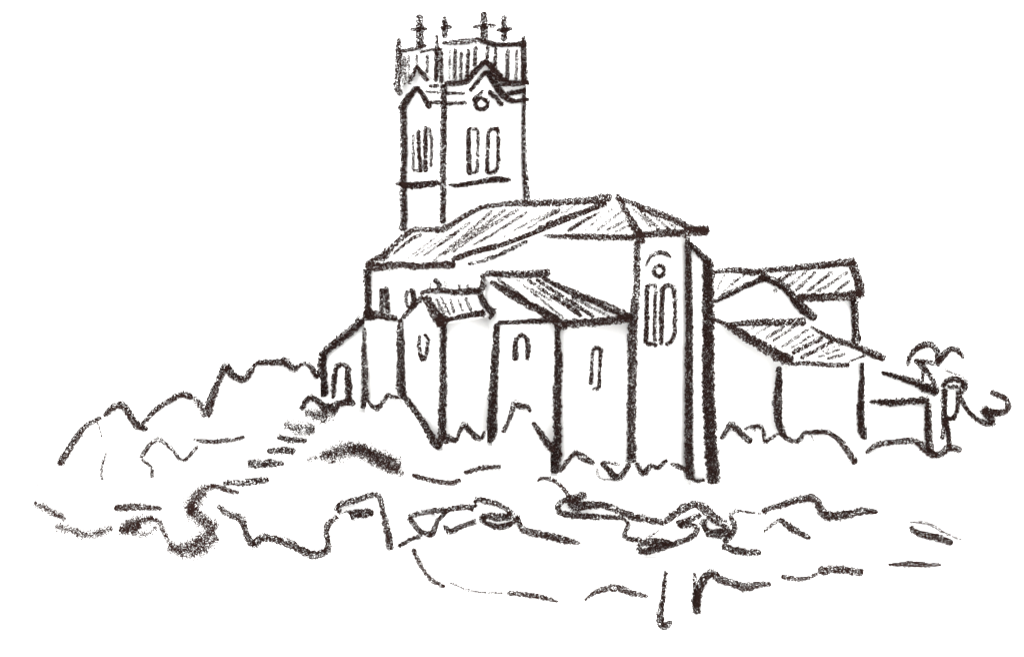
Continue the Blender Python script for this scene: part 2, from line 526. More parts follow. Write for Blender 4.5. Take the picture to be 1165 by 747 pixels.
# --- choir
cl = wall(620, 80, 722, 72); cr = wall(722, 72, 785, 73.4)
c = Part()
c.block((612, 270, 80.8), (722, 271, 72), (785, 268, 73.4), ZB)
c.stroke(cl, [(725, 274, 8), (724, 330, 8), (720, 370, 11), (719, 430, 10), (718, 500, 10), (719, 526, 13)], 10, .86, lift=(.4, .7))
c.stroke(cr, [(782, 270, 5), (783, 290, 7), (784, 350, 8), (784, 430, 9), (784, 510, 9), (785, 545, 10)], 9, .84, lift=(.12, .35))
c.stroke(cr, [(735, 302, 2.5), (740, 292, 4), (750, 287, 5), (757, 288, 5), (763, 293, 4)], 4.5, .66, lift=(.05, .12))
choir = c.build('choir', church)
ra = face3((618, 268, 80.2), (722, 271, 71.7), (703, 227, 79.5)); rb = face3((722, 271, 71.7), (803, 264, 73.6), (703, 227, 79.5))
r = Part()
r.slab(ra, [(618, 268), (722, 271), (704, 226)], (0, .35, -.1), .05)
r.slab(rb, [(722, 271), (804, 264), (775, 252), (740, 238), (704, 226)], (0, .35, -.1), .05)
LR = dict(lift=(.1, .3))
r.stroke(ra, [(617, 267, 3), (632, 269, 5), (655, 269, 7), (690, 270, 7), (722, 270, 7)], 6.5, .84, **LR)
r.stroke(rb, [(702, 221, 4), (708, 233, 6), (716, 247, 7), (725, 264, 11), (732, 277, 7)], 7, .95, **LR)
r.stroke(rb, [(700, 226, 4), (712, 228, 5), (740, 240, 8), (765, 249, 8), (785, 259, 7), (806, 263, 7)], 7, .88, **LR)
r.stroke(rb, [(725, 267, 7), (745, 266, 8), (775, 265, 9), (795, 263, 12), (807, 261, 10)], 9, .88, **LR)
for a, b, w, d in [((646, 263), (690, 234), 5, .7), ((665, 262), (700, 235), 3, .3), ((679, 262), (708, 240), 3.5, .4), ((690, 262), (713, 250), 4, .42), ((700, 264), (716, 256), 3, .35)]:
    r.stroke(ra, [a, b], w, d, **LR)
for a, b, w, d in [((720, 237), (741, 258), 4, .4), ((725, 236), (751, 262), 4.5, .55), ((740, 243), (763, 262), 4.5, .5), ((752, 247), (770, 260), 3, .3), ((714, 240), (728, 262), 2.5, .2)]:
    r.stroke(rb, [a, b], w, d, **LR)
r.build('roof', choir)
window(choir, cr, [(735, 325), (748, 325), (748, 392), (734, 392)],
       [([(736, 324), (736, 360), (735, 391)], 5, .76), ([(736, 325), (745, 323), (746, 328), (745, 360), (745, 390)], 4.4, .6), ([(735, 391), (748, 393)], 4.5, .7)])
window(choir, cr, [(752, 325), (769, 325), (769, 390), (752, 392)],
       [([(754, 326), (753, 350), (752, 392)], 5.6, .72), ([(754, 327), (762, 323), (767, 328), (768, 350), (768, 380), (762, 391), (757, 391)], 5, .66)])
p = Part()
p.slab(cr, [(750 + 6 * math.cos(a), 308 + 6 * math.sin(a)) for a in np.linspace(0, 2 * math.pi, 12, endpoint=False)], (0, .15, 0), .04)
p.ring(cr, 750, 308, 6, 6.5, 4.5, .78)
p.build('round_window', choir)
# buttress
bw = wall(786, 73.3, 811, 72.9)
b = Part()
b.slab(bw, [(786, 278), (810, 299), (817, 560), (786, 560)], (0, 2.6, 0))
b.stroke(bw, [(784, 276, 6), (796, 288, 7), (808, 299, 8)], 7, .92)
b.stroke(bw, [(806, 297, 13), (806, 340, 13), (806, 400, 13), (806, 440, 14), (808, 490, 14), (811, 530, 15), (812, 550, 13)], 14, .88)
b.stroke(bw, [(787, 545, 4), (794, 547, 4), (802, 546, 3)], 3.5, .7)
b.build('buttress', church)

# --- far left porch (lean-to with an arched doorway)
pw = wall(364, 86.4, 415, 84.4)
p = Part()
p.slab(pw, [(365, 404), (415, 361), (415, 480), (365, 480)], (0, 3, 0))
p.stroke(pw, [(366, 403, 9), (366, 425, 10), (367, 451, 11)], 10, .92)
p.stroke(pw, [(415, 373, 4), (414, 395, 6), (415, 430, 7), (415, 456, 8), (412, 464, 5)], 7.5, .78, lift=(.6, .8))
porch = p.build('porch', church)
p = Part()
p.slab(pw, [(362, 405), (418, 357), (419, 360), (364, 408)], (0, 3.2, 0), .15)
p.stroke(pw, [(364, 405, 8), (380, 391, 10), (400, 375, 10), (413, 362, 11)], 10, .82, lift=(.18, .35))
p.build('roof', porch)
window(porch, pw, [(379, 455), (381, 419), (388, 413), (396, 418), (398, 457)], [([(379, 453, 4), (380, 430, 6), (382, 418, 6), (389, 413, 5), (396, 417, 6), (396, 435, 8), (397, 457, 8)], 6, .72)], 'door')
# --- aisle bay
aw = wall(415, 84.0, 458, 82.3)
p = Part()
p.slab(aw, [(415, 358), (455, 363), (457, 480), (415, 480)], (0, 1.4, 0))
p.stroke(aw, [(413, 357, 9), (420, 358, 13), (430, 358, 7), (440, 361, 7), (452, 362, 7)], 7, .96)
p.stroke(aw, [(455, 363, 5), (455, 380, 8), (456, 410, 8), (456, 440, 10), (458, 450, 11)], 8, .86, lift=(.5, .7))
p.build('aisle', church)

# --- gabled chapel
al = wall(457, 82, 505, 78); ar = wall(505, 78, 564, 79.8)
p = Part()
p.slab(al, [(457, 365), (482, 338), (505, 366), (505, 530), (457, 530)], (0, 1.5, 0))
p.slab(ar, [(505, 366), (564, 358), (563, 530), (505, 530)], (0, 1.5, 0))
p.stroke(al, [(456, 364, 4), (468, 350, 6), (481, 337, 6)], 5, .8)
p.stroke(al, [(457, 448, 7), (470, 464, 7), (485, 486, 8), (494, 503, 9), (501, 509, 9)], 7, .92, lift=(.4, .7))
p.stroke(ar, [(505, 366, 8), (504, 400, 7), (504, 440, 8), (503, 490, 9), (503, 506, 11)], 8, .84, lift=(.05, .3))
chap = p.build('chapel', church)
ap = face3((505, 364, 77.6), (562, 357, 79.2), (483, 336, 79.4))
p = Part()
p.slab(ap, [(503, 367), (563, 358), (547, 328), (482, 335)], (0, .25, -.08), .05)
for st, w, d in [([(478, 334, 4), (488, 331, 6), (505, 330, 6), (520, 332, 7), (546, 330, 7)], 6, .95),
                 ([(484, 337, 8), (490, 348, 10), (497, 360, 11), (503, 370, 12)], 10, .85), ([(496, 367, 12), (504, 364, 14), (511, 363, 7)], 10, .95),
                 ([(508, 364, 5), (525, 360, 6), (540, 357, 7), (552, 356, 8)], 6, .84),
                 ]:
    p.stroke(ap, st, w, d, lift=(.1, .4))
for a, b, w, d in [((496, 339), (506, 357), 4, .4), ((501, 337), (510, 355), 3.5, .35), ((512, 340), (517, 356), 4, .45), ((520, 339), (527, 354), 3, .3), ((529, 338), (536, 354), 4, .5), ((507, 345), (512, 358), 3, .25)]:
    p.stroke(ap, [a, b], w, d, lift=(.08, .2))
p.build('roof', chap)
window(chap, al, [(476, 382), (486, 382), (485, 405), (480, 411), (476, 402)], [([(477, 381), (476, 392), (478, 404), (480, 411)], 4.6, .68), ([(483, 380), (487, 385), (486, 398), (483, 410), (480, 404)], 4.8, .64)])

# --- lean-to chapel by the choir
bl = wall(563, 79.0, 634, 74); br = wall(634, 74, 720, 71.9)
p = Part()
p.slab(bl, [(552, 366), (552, 316), (558, 316), (637, 366), (634, 560), (563, 560)], (0, 1.6, 0))
p.slab(br, [(634, 368), (718, 363), (717, 560), (634, 560)], (0, 1.2, 0))
BL = dict(lift=(.05, .25))
p.stroke(bl, [(565, 368, 6), (564, 390, 8), (562, 430, 9), (560, 470, 10), (559, 492, 12), (556, 503, 7)], 9, .84, **BL)
p.stroke(bl, [(544, 329, 7), (550, 343, 8), (555, 353, 11), (562, 358, 14)], 9, .97, lift=(.3, .6))
p.stroke(bl, [(549, 311, 6), (550, 320, 6), (548, 330, 8)], 7, .85, lift=(.3, .6))
p.stroke(bl, [(566, 367, 4), (590, 366, 5), (610, 365, 6), (632, 364, 6)], 5, .85, **BL)
p.stroke(br, [(634, 369, 6), (635, 410, 8), (634, 450, 9), (634, 500, 9), (632, 520, 12), (631, 538, 10)], 9, .84, lift=(.05, .3))
chb = p.build('chapel', church)
bp = face3((637, 368, 73.6), (716, 362, 71.6), (557, 318, 79.1))
p = Part()
p.slab(bp, [(637, 369), (717, 363), (625, 309), (552, 310), (556, 319)], (0, .25, -.08), .05)
for st, w, d in [([(551, 311, 6), (560, 311, 7), (590, 312, 8), (612, 311, 8), (626, 310, 9)], 8, .84),
                 ([(558, 320, 5), (575, 331, 8), (595, 343, 9), (615, 353, 9), (630, 363, 11), (645, 373, 7)], 9, .9),
                 ([(617, 315, 5), (635, 325, 6), (655, 334, 8), (680, 344, 8), (700, 353, 9), (717, 361, 9)], 8, .9),
                 ([(640, 368, 9), (665, 367, 9), (695, 365, 9), (718, 361, 11)], 10, .9)]:
    p.stroke(bp, st, w, d, lift=(.1, .35))
for a, b, w, d in [((566, 317), (598, 340), 4, .5), ((588, 318), (642, 362), 3, .35), ((600, 318), (662, 360), 4.5, .6),
                   ((610, 318), (676, 360), 4.5, .62), ((604, 328), (628, 342), 3, .35), ((650, 338), (694, 360), 3.5, .4), ((584, 331), (600, 341), 3, .25), ((630, 335), (660, 356), 4, .5)]:
    p.stroke(bp, [a, b], w, d, lift=(.08, .2))
p.build('roof', chb)
window(chb, bl, [(586, 411), (586, 387), (593, 380), (601, 387), (601, 410)], [([(586, 410, 7), (586, 388, 6), (590, 382, 5), (594, 380, 4), (599, 385, 5), (601, 395, 6), (600, 410, 5)], 5.5, .76)])
window(chb, br, [(673, 397), (684, 396), (684, 443), (673, 443)], [([(674, 397, 3.5), (673, 420, 4), (672, 437, 6)], 4, .6), ([(674, 397), (679, 395), (684, 397), (682, 418), (682, 436), (681, 442), (674, 443)], 4.2, .65)])

# ------------------------------------------------------------------ HOUSES to the right
house = empty('house', pt(900, 470, 86), 'gabled house with a hatched ridge roof, half hidden behind the church buttress', 'house')
hg = wall(811, 84.5, 930, 84.5); hm = wall(811, 86.5, 976, 86)
hp = face3((811, 341, 86), (978, 337, 85.7), (900, 304, 90))
p = Part()
p.slab(hg, [(800, 349), (811, 344), (866, 312), (890, 323), (906, 341), (926, 363), (926, 470), (800, 470)], (0, 3, 0))
p.slab(hm, [(800, 345), (973, 339), (974, 470), (800, 470)], (0, 4, 0))
p.stroke(hm, [(972, 340, 9), (973, 360, 8), (974, 380, 9), (975, 391, 12)], 9, .9)
p.stroke(hg, [(812, 343, 5), (835, 331, 7), (855, 322, 6), (870, 316, 7)], 6, .8)
p.stroke(hg, [(862, 309, 7), (870, 315, 8), (890, 324, 9), (902, 337, 9), (914, 351, 10), (928, 363, 9)], 9, .95)
p.stroke(hg, [(880, 329), (884, 331)], 6, .4)
p.build('wall', house)
p = Part()
p.slab(hp, [(800, 342), (811, 342), (980, 337), (972, 297), (866, 307), (800, 308)], (0, .3, -.1), .05)
for st, w, d in [([(812, 309, 5), (835, 307, 6), (862, 310, 8)], 6, .84), ([(862, 308, 6), (900, 305, 7), (940, 301, 8), (973, 297, 9)], 7, .82),
                 ([(969, 298, 11), (975, 315, 9), (979, 328, 11), (979, 338, 10)], 10, .92), ([(908, 338, 9), (940, 338, 9), (980, 335, 10)], 9, .9)]:
    p.stroke(hp, st, w, d, lift=(.1, .3))
for a, b, w, d in [((815, 330), (825, 312), 3, .2), ((832, 324), (848, 311), 3.5, .35), ((820, 336), (836, 318), 3, .2), ((886, 319), (905, 309), 6, .42), ((897, 326), (918, 308), 4.5, .5),
                   ((905, 331), (928, 309), 4.5, .55), ((918, 332), (947, 309), 4.5, .55), ((925, 334), (934, 327), 3, .3), ((931, 332), (965, 309), 4, .42), ((950, 332), (967, 319), 4, .5)]:
    p.stroke(hp, [a, b], w, d, lift=(.08, .2))
p.build('roof', house)

shed = empty('outbuilding', pt(935, 500, 79), 'low outbuilding with a hatched sloping roof in front of the gabled house', 'outbuilding')
sl = wall(806, 82, 889, 78); sr = wall(889, 78, 984, 79)
sp = face3((893, 410, 77.6), (984, 405, 78.6), (818, 365, 81.1))
p = Part()
p.slab(sl, [(806, 364), (830, 369), (893, 408), (891, 520), (806, 520)], (0, 3, 0))
p.slab(sr, [(889, 411), (984, 405), (984, 520), (889, 520)], (0, 2.5, 0))
p.stroke(sr, [(886, 417, 5), (886, 435, 8), (884, 455, 10), (886, 480, 9), (892, 498, 7)], 8, .88)
p.stroke(sr, [(981, 411, 4), (981, 435, 6), (979, 465, 8), (980, 485, 8), (985, 499, 8)], 7, .92)
p.build('wall', shed)
p = Part()
p.slab(sp, [(893, 412), (968, 412), (1004, 408), (960, 385), (918, 367), (830, 369), (811, 362)], (0, .25, -.08), .05)
for st, w, d in [([(830, 369, 5), (850, 367, 7), (880, 366, 8), (917, 366, 9)], 7, .84),
                 ([(811, 362, 4), (830, 371, 7), (850, 383, 11), (875, 398, 12), (890, 406, 14), (902, 411, 10)], 10, .96),
                 ([(922, 371, 3), (932, 377, 4), (945, 384, 6), (975, 394, 7), (992, 402, 9), (1007, 408, 9)], 7, .84),
                 ([(900, 414, 4), (920, 413, 5), (945, 415, 5), (966, 415, 6)], 5, .75), ([(966, 411), (985, 404)], 2.6, .6)]:
    p.stroke(sp, st, w, d, lift=(.1, .35))
for a, b, w, d in [((860, 380), (877, 370), 3, .25), ((871, 385), (893, 371), 4.5, .5), ((879, 388), (905, 370), 4, .5), ((889, 395), (920, 374), 4, .5), ((899, 396), (926, 380), 3.5, .4),
                   ((901, 401), (936, 384), 5.5, .66), ((911, 407), (948, 388), 5, .6), ((930, 406), (958, 396), 3.5, .3), ((941, 408), (962, 402), 4, .5), ((848, 377), (862, 370), 2.5, .2), ((936, 400), (958, 391), 3, .2)]:
    p.stroke(sp, [a, b], w, d, lift=(.08, .2))
p.build('roof', shed)

# low wall with sloping lean-to roof and gate pillar
gw = empty('garden_wall', pt(1025, 512, 77.5), 'low plain garden wall with a flat top at the right end of the buildings', 'wall')
sw = wall(988, 78.5, 1058, 77)
p = Part()
p.slab(sw, [(988, 458), (1057, 455), (1058, 525), (988, 525)], (0, .5, 0))
p.stroke(sw, [(1056, 458, 7), (1056, 480, 8), (1057, 500, 9), (1058, 514, 10)], 8, .86)
p.build('wall_panel', gw)
p = Part()
p.slab(sw, [(986, 456), (1059, 453), (1059, 456), (986, 459)], (0, .7, 0), .1)
p.stroke(sw, [(989, 457, 4), (1005, 457, 7), (1015, 458, 8), (1035, 456, 8), (1057, 455, 8)], 8, .84, lift=(.12, .25))
p.build('coping', gw)
lw = wall(1000, 81.5, 1070, 80)
p = Part()
p.slab(lw, [(1000, 421), (1066, 441), (1068, 500), (1000, 505)], (0, 2.2, 0))
p.stroke(lw, [(1003, 423, 4), (1020, 428, 6), (1040, 434, 8), (1055, 441, 11), (1069, 443, 13)], 8, .9)
p.build('lean_to', label='small lean-to with a sloping top rising behind the garden wall', category='shed')
gp = wall(1072, 78, 1092, 78)
pil = empty('gate_pillar', pt(1080, 510, 78), 'narrow gate pillar with a rounded cap at the right end of the garden wall', 'pillar')
p = Part()
p.slab(gp, [(1073, 440), (1091, 440), (1089, 522), (1076, 522)], (0, .7, 0))
p.stroke(gp, [(1074, 442, 7), (1074, 462, 7), (1075, 478, 8), (1079, 490, 5), (1080, 508, 5)], 6, .92)
p.stroke(gp, [(1074, 475, 5), (1072, 500, 5)], 5, .85)
p.stroke(gp, [(1092, 444, 7), (1090, 455, 5), (1089, 468, 5), (1084, 476, 6), (1076, 475, 5)], 5, .84)
p.build('shaft', pil)
p = Part()
p.slab(gp, [(1071, 440), (1076, 432), (1094, 431), (1099, 436), (1095, 441)], (0, .9, 0), .1)
p.stroke(gp, [(1072, 440, 7), (1078, 432, 6), (1090, 431, 7), (1098, 434, 6), (1096, 443, 10), (1093, 447, 7)], 6, .86, lift=(.12, .25))
p.stroke(gp, [(1078, 440), (1090, 440)], 5, .6, lift=(.12, .25))
p.build('cap', pil)


# ------------------------------------------------------------------ mounds: bushes and stones with depth
class Mound:
    """top outline given as it stands, at depth Y, over the ground; T = half depth (m)"""

    def __init__(s, crest, base, Y=None, T=1.5):
        s.c = np.array(crest, float); s.base = base
        mx = s.c[:, 0].mean()
        s.Y0 = Y if Y else gY(mx, base)
        s.T = T

    def top(s, px):
        return np.interp(px, s.c[:, 0], s.c[:, 1])

    def Y(s, px, py):
        px = np.asarray(px, float); py = np.asarray(py, float)
        t_ = np.minimum(s.top(px), s.base - 1)
        h = np.clip((s.base - py) / (s.base - t_), 0, 1)
        edge = np.clip(np.minimum(px - s.c[0, 0], s.c[-1, 0] - px) / 12 + .25, .25, 1)
        return s.Y0 - s.T * edge * np.sqrt(1 - h ** 2)

    def solid(s, part, K=9):
        xs = np.arange(s.c[0, 0], s.c[-1, 0] + 3, 3.0); xs = np.unique(np.clip(xs, s.c[0, 0], s.c[-1, 0]))
        vs = []; N = 2 * K + 1
        for x in xs:
            t_ = min(float(s.top(x)), s.base - 1)
            edge = float(np.clip(min(x - s.c[0, 0], s.c[-1, 0] - x) / 12 + .25, .25, 1))
            X = (x - CX) / F * s.Y0
            zb = CH + (YH - s.base) / F * s.Y0 - 0.1; zt = CH + (YH - t_) / F * s.Y0
            for k in range(N):
                th = math.pi * k / (N - 1)
                yy = s.Y0 - s.T * edge * math.cos(th)
                q = yy / s.Y0 if k <= K else 1
                zz = zb + (zt - zb) * math.sin(th)
                vs.append((X * q, yy, (CH + (zz - CH) * q if k <= K else zz) - (1.6 if k in (0, N - 1) else 0)))
        fs = []
        n = len(xs)
        for i in range(n - 1):
            for k in range(N - 1):
                a = i * N + k
                fs.append((a, a + 1, a + 1 + N, a + N))
            fs.append((i * N + N - 1, i * N, (i + 1) * N, (i + 1) * N + N - 1))
        fs.append(tuple(range(N - 1, -1, -1))); fs.append(tuple((n - 1) * N + k for k in range(N)))
        part.poly(vs, fs)


def mound(name, label, cat, group, crest, base, T, strokes, Y=None, lift=(.06, .25), kind=None):
    m = Mound(crest, base, Y, T)
    p = Part(); m.solid(p)
    for st in strokes:
        kw = st[3] if len(st) > 3 else {}
        p.stroke(m, st[0], st[1], st[2], lift=(lift[0] + .1, lift[1] + .15), **kw)
    props = dict(label=label, category=cat)
    if kind:
        props = dict(kind=kind)
    if group:
        props['group'] = group
    return p.build(name, **props)


BG = 'bushes on the slope left of the church'
mound('bush', 'low rounded bush at the far left end of the bush row', 'bush', BG,
      [(64, 532), (80, 508), (95, 487), (113, 476), (130, 461), (140, 461), (150, 475), (163, 490)], 548, 3.5,
      [([(67, 529, 8), (80, 508, 8), (95, 487, 6), (104, 480, 5), (115, 475, 4)], 6, .85), ([(118, 473, 5), (130, 462, 7), (140, 461, 8), (148, 472, 8), (156, 484, 8), (168, 488, 6)], 7, .93),
       ([(121, 515), (116, 530), (116, 545), (121, 556)], 3, .6), ([(111, 480), (116, 497)], 2.4, .4)], Y=74)
mound('bush', 'domed bush second from the left in the bush row', 'bush', BG,
      [(160, 486), (175, 467), (190, 455), (205, 448), (220, 450), (228, 460), (236, 478)], 540, 3.5,
      [([(160, 484, 4), (175, 468, 6), (190, 457, 6), (205, 449, 7), (219, 451, 8)], 6, .86), ([(220, 451, 7), (229, 460, 14), (234, 474, 11)], 10, .55, dict(soft=.1))], Y=77)
mound('bush', 'tallest bush with a jagged top, reaching the church porch', 'bush', BG,
      [(236, 476), (240, 452), (250, 428), (258, 414), (265, 427), (278, 430), (292, 412), (310, 411), (325, 409), (335, 420), (341, 414), (352, 415), (364, 430)], 488, 1.6,
      [([(235, 475, 8), (240, 455, 9), (248, 434, 7), (257, 416, 9), (265, 427, 8), (278, 431, 8), (292, 412, 4)], 7, .88),
       ([(292, 412, 6), (310, 412, 7), (325, 411, 9), (335, 420, 7), (341, 415, 4), (350, 414, 5), (363, 429, 8)], 7, .86)], Y=85)
mound('bush', 'small bush in front of the row with a flat right shoulder', 'bush', BG,
      [(158, 526), (172, 503), (182, 500), (195, 510), (208, 525), (222, 506), (228, 501), (250, 501), (278, 497), (281, 532)], 548, 1.6,
      [([(160, 520, 5), (172, 504, 5), (182, 500, 5), (195, 510, 4), (208, 524, 4), (225, 507, 3.5)], 4.5, .72), ([(161, 522), (172, 531), (173, 543)], 4, .7),
       ([(220, 500, 4), (235, 502, 5), (255, 501, 5), (270, 499, 4), (278, 496, 5)], 4.5, .82)], Y=70)
FG = 'low plants along the foot of the church'
mound('plant', 'dark tuft at the porch door', 'plant', FG, [(340, 468), (353, 450), (365, 459), (375, 466), (385, 458), (403, 458)], 476, .7,
      [([(342, 466, 6), (348, 456, 6), (354, 451, 6), (365, 459, 7), (375, 467, 15), (383, 460, 8), (392, 457, 7), (404, 459, 6)], 7, .92)], Y=82.6)
mound('plant', 'pointed tuft under the aisle wall', 'plant', FG, [(417, 456), (427, 465), (440, 449), (448, 451), (456, 455)], 474, .5,
      [([(418, 455, 4), (423, 462, 4), (429, 464, 7), (435, 457, 5), (441, 449, 5), (447, 451, 4), (457, 452, 5)], 4.5, .72)], Y=81.3)
mound('plant', 'small peaked plant between the two chapel corners', 'plant', FG, [(504, 500), (519, 502), (527, 483), (540, 496), (548, 498), (554, 490)], 512, .6,
      [([(503, 502, 12), (510, 498, 8), (519, 501, 5), (523, 490, 4), (528, 483, 7), (536, 491, 7), (543, 498, 7), (550, 496, 5), (551, 490, 4)], 6, .78)], Y=76.8)
mound('plant', 'tall peaked plant below the arched chapel window', 'plant', FG, [(570, 494), (586, 457), (593, 462), (604, 466), (606, 478), (618, 496), (626, 508)], 532, .6,
      [([(572, 492, 5), (580, 474, 5), (586, 458, 7), (593, 463, 7), (599, 461, 5), (604, 468, 5)], 5.5, .8), ([(606, 480, 5), (618, 497, 7), (629, 513, 8)], 6, .9)], Y=73.6)
mound('plant', 'small peaked plant at the foot of the chapel corner', 'plant', FG, [(634, 540), (645, 524), (654, 514), (666, 521), (680, 530)], 552, .5,
      [([(637, 537, 4), (645, 525, 5), (655, 514, 5), (662, 519, 8), (676, 527, 6)], 6, .85)], Y=71)
mound('plant', 'curled plant left of the choir corner', 'plant', FG, [(678, 534), (684, 525), (703, 525), (712, 530), (720, 528)], 554, .4,
      [([(683, 527, 4), (692, 526, 4), (705, 528, 3)], 4, .6), ([(684, 527, 6), (692, 534, 6), (702, 543, 8), (710, 538, 7), (716, 527, 6)], 6.5, .84), ([(680, 533, 3.5), (680, 540, 3), (686, 545, 2), (700, 545, 1.5)], 2.5, .5)], Y=70.6)
mound('plant', 'wavy plant right of the choir corner', 'plant', FG, [(723, 527), (733, 538), (740, 529), (747, 531), (759, 523), (770, 529), (777, 533)], 556, .4,
      [([(724, 526, 6), (728, 535, 6), (733, 538, 7), (740, 529, 5), (748, 532, 5), (759, 523, 5)], 5.5, .82), ([(763, 527, 4), (772, 530, 5), (781, 535, 6)], 5, .8)], Y=71)
mound('plant', 'leafy plant in front of the outbuilding corner', 'plant', FG, [(818, 502), (832, 482), (843, 491), (850, 486), (858, 483), (866, 487), (871, 502), (884, 494)], 520, .8,
      [([(820, 499, 4), (826, 490, 5), (832, 482, 7), (843, 493, 7), (855, 503, 7)], 6, .86), ([(847, 488, 3), (855, 485, 4), (864, 484, 4.5), (869, 490, 5), (870, 502, 5), (878, 498, 4), (886, 493, 4)], 4.5, .66), ([(857, 484), (859, 490)], 3.5, .5)], Y=76.4)
mound('plant', 'long low plant with a drooping right end below the outbuilding wall', 'plant', FG, [(884, 495), (893, 498), (908, 503), (916, 491), (940, 491), (955, 499), (965, 511), (976, 530)], 533, 1.0,
      [([(887, 492, 3), (893, 497, 5), (901, 501, 6), (909, 501, 6), (915, 492, 4), (925, 491, 5), (940, 491, 6), (953, 498, 6), (963, 511, 7), (974, 527, 8)], 6, .82), ([(922, 493), (926, 502)], 1.8, .4)], Y=74)

mound('plant', 'low grassy tuft spreading under the garden wall and gate pillar', 'plant', FG, [(984, 516), (1000, 505), (1040, 501), (1056, 514), (1068, 516), (1080, 508), (1096, 512)], 527, .5,
      [([(985, 515, 4), (1000, 505, 6), (1040, 501, 7), (1056, 514, 9), (1068, 517, 7), (1080, 509, 7), (1094, 512, 7)], 6, .85)], Y=75.3)

# ------------------------------------------------------------------ tree at the right edge
tree = empty('tree', pt(1095, 505, 84), 'loose tree with curling crown behind the gate pillar at the right edge', 'tree')
cm = Mound([(1028, 418), (1035, 402), (1045, 393), (1060, 391), (1067, 408), (1078, 398), (1086, 396), (1098, 408), (1112, 432), (1127, 443), (1145, 452), (1150, 464)], 486, 84, 2)
p = Part(); cm.solid(p)
for st, w, d in [([(1032, 416, 4), (1035, 405, 5), (1043, 396, 7), (1055, 391, 7), (1063, 394, 7), (1067, 402, 6), (1067, 412, 7), (1073, 404, 7), (1082, 396, 6), (1089, 398, 6), (1097, 407, 4)], 6, .84),
                 ([(1127, 445, 6), (1135, 449, 6), (1143, 452, 6), (1148, 461, 6), (1143, 468, 7), (1132, 469, 8), (1118, 465, 8), (1124, 473, 7), (1131, 479, 6), (1128, 483, 5), (1118, 480, 6), (1108, 474, 5), (1098, 462, 5), (1092, 450, 5)], 6, .85),
                 ([(1075, 420, 3), (1085, 425, 2.5), (1093, 427, 2)], 2.5, .4)]:
    p.stroke(cm, st, w, d, lift=(.06, .25))
p.build('crown', tree)
p = Part(); tf = fixed(81.6)
a, b = pt(1094, 470, 84), pt(1100, 515, 84)
p.prism([(a[0], 83.8, a[2]), (b[0], 83.8, a[2]), (b[0] + .1, 83.7, b[2]), (a[0] - .1, 83.7, b[2])], (0, .4, 0))
p.build('trunk', tree)
p = Part()
bx = [pt(1043, 411, 81.7), pt(1066, 437, 81.7)]
p.prism([bx[0], bx[0] + [.1, 0, 0], bx[1] + [.1, 0, 0], bx[1]], (0, .1, 0))
p.stroke(tf, [(1040, 409, 5), (1048, 414, 9), (1056, 424, 6), (1064, 436, 6)], 6, .92)
p.stroke(tf, [(1044, 410, 4), (1060, 412, 6), (1070, 415, 4)], 5, .7)
p.stroke(tf, [(1050, 420, 4), (1050, 433, 4)], 4, .8)
p.build('branch', tree)

# ------------------------------------------------------------------ charcoal shade smudges and steps on the left
class NearGround:
    def Y(s, px, py):
        return np.minimum(GROUND.Y(px, py), 81.6)


NEAR = NearGround()


def shade_smudge(label, pts, strokes):  # smudged shade drawn on the ground in charcoal grains, no plant body
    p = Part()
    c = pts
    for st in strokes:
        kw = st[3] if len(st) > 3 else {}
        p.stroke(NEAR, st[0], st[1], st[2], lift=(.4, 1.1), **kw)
    return p.build('shade_smudge', label=label, category='shade_smudge', kind='stuff')


shade_smudge('dark smudged charcoal shading winding down the slope left of the path', None,
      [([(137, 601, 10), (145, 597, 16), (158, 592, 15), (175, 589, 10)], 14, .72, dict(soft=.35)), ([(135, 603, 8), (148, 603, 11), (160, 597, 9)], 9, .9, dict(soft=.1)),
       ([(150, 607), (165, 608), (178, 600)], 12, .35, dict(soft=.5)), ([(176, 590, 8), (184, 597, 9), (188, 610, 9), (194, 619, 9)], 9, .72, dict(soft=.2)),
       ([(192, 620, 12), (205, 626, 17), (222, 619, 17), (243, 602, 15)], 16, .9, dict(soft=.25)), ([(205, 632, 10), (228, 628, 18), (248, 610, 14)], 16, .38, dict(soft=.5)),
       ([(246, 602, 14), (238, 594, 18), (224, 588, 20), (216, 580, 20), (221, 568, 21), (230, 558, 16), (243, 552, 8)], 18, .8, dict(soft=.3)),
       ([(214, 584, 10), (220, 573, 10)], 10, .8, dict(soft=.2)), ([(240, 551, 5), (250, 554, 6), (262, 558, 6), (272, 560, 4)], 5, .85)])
shade_smudge('dark smudged charcoal shading spread on the ground below the aisle', None,
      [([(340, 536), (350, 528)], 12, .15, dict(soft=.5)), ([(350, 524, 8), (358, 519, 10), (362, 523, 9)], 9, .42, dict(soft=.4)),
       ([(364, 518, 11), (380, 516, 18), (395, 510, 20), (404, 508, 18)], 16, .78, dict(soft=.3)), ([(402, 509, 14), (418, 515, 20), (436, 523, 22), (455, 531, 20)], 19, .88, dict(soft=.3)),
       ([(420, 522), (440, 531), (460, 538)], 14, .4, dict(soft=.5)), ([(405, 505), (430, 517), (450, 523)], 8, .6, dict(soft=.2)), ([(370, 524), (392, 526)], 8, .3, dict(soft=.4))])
shade_smudge('thin grey charcoal shading beside the top steps near the porch', None,
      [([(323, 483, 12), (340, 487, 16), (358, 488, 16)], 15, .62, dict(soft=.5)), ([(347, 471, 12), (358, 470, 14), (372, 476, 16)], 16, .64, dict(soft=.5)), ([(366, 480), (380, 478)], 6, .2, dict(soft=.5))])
steps = empty('stone_steps', (pt(312, 520, 75)[0], 75, float(ground_z(pt(312, 520, 75)[0], 75))), 'flight of shallow dark stone steps climbing the slope to the porch', 'steps')
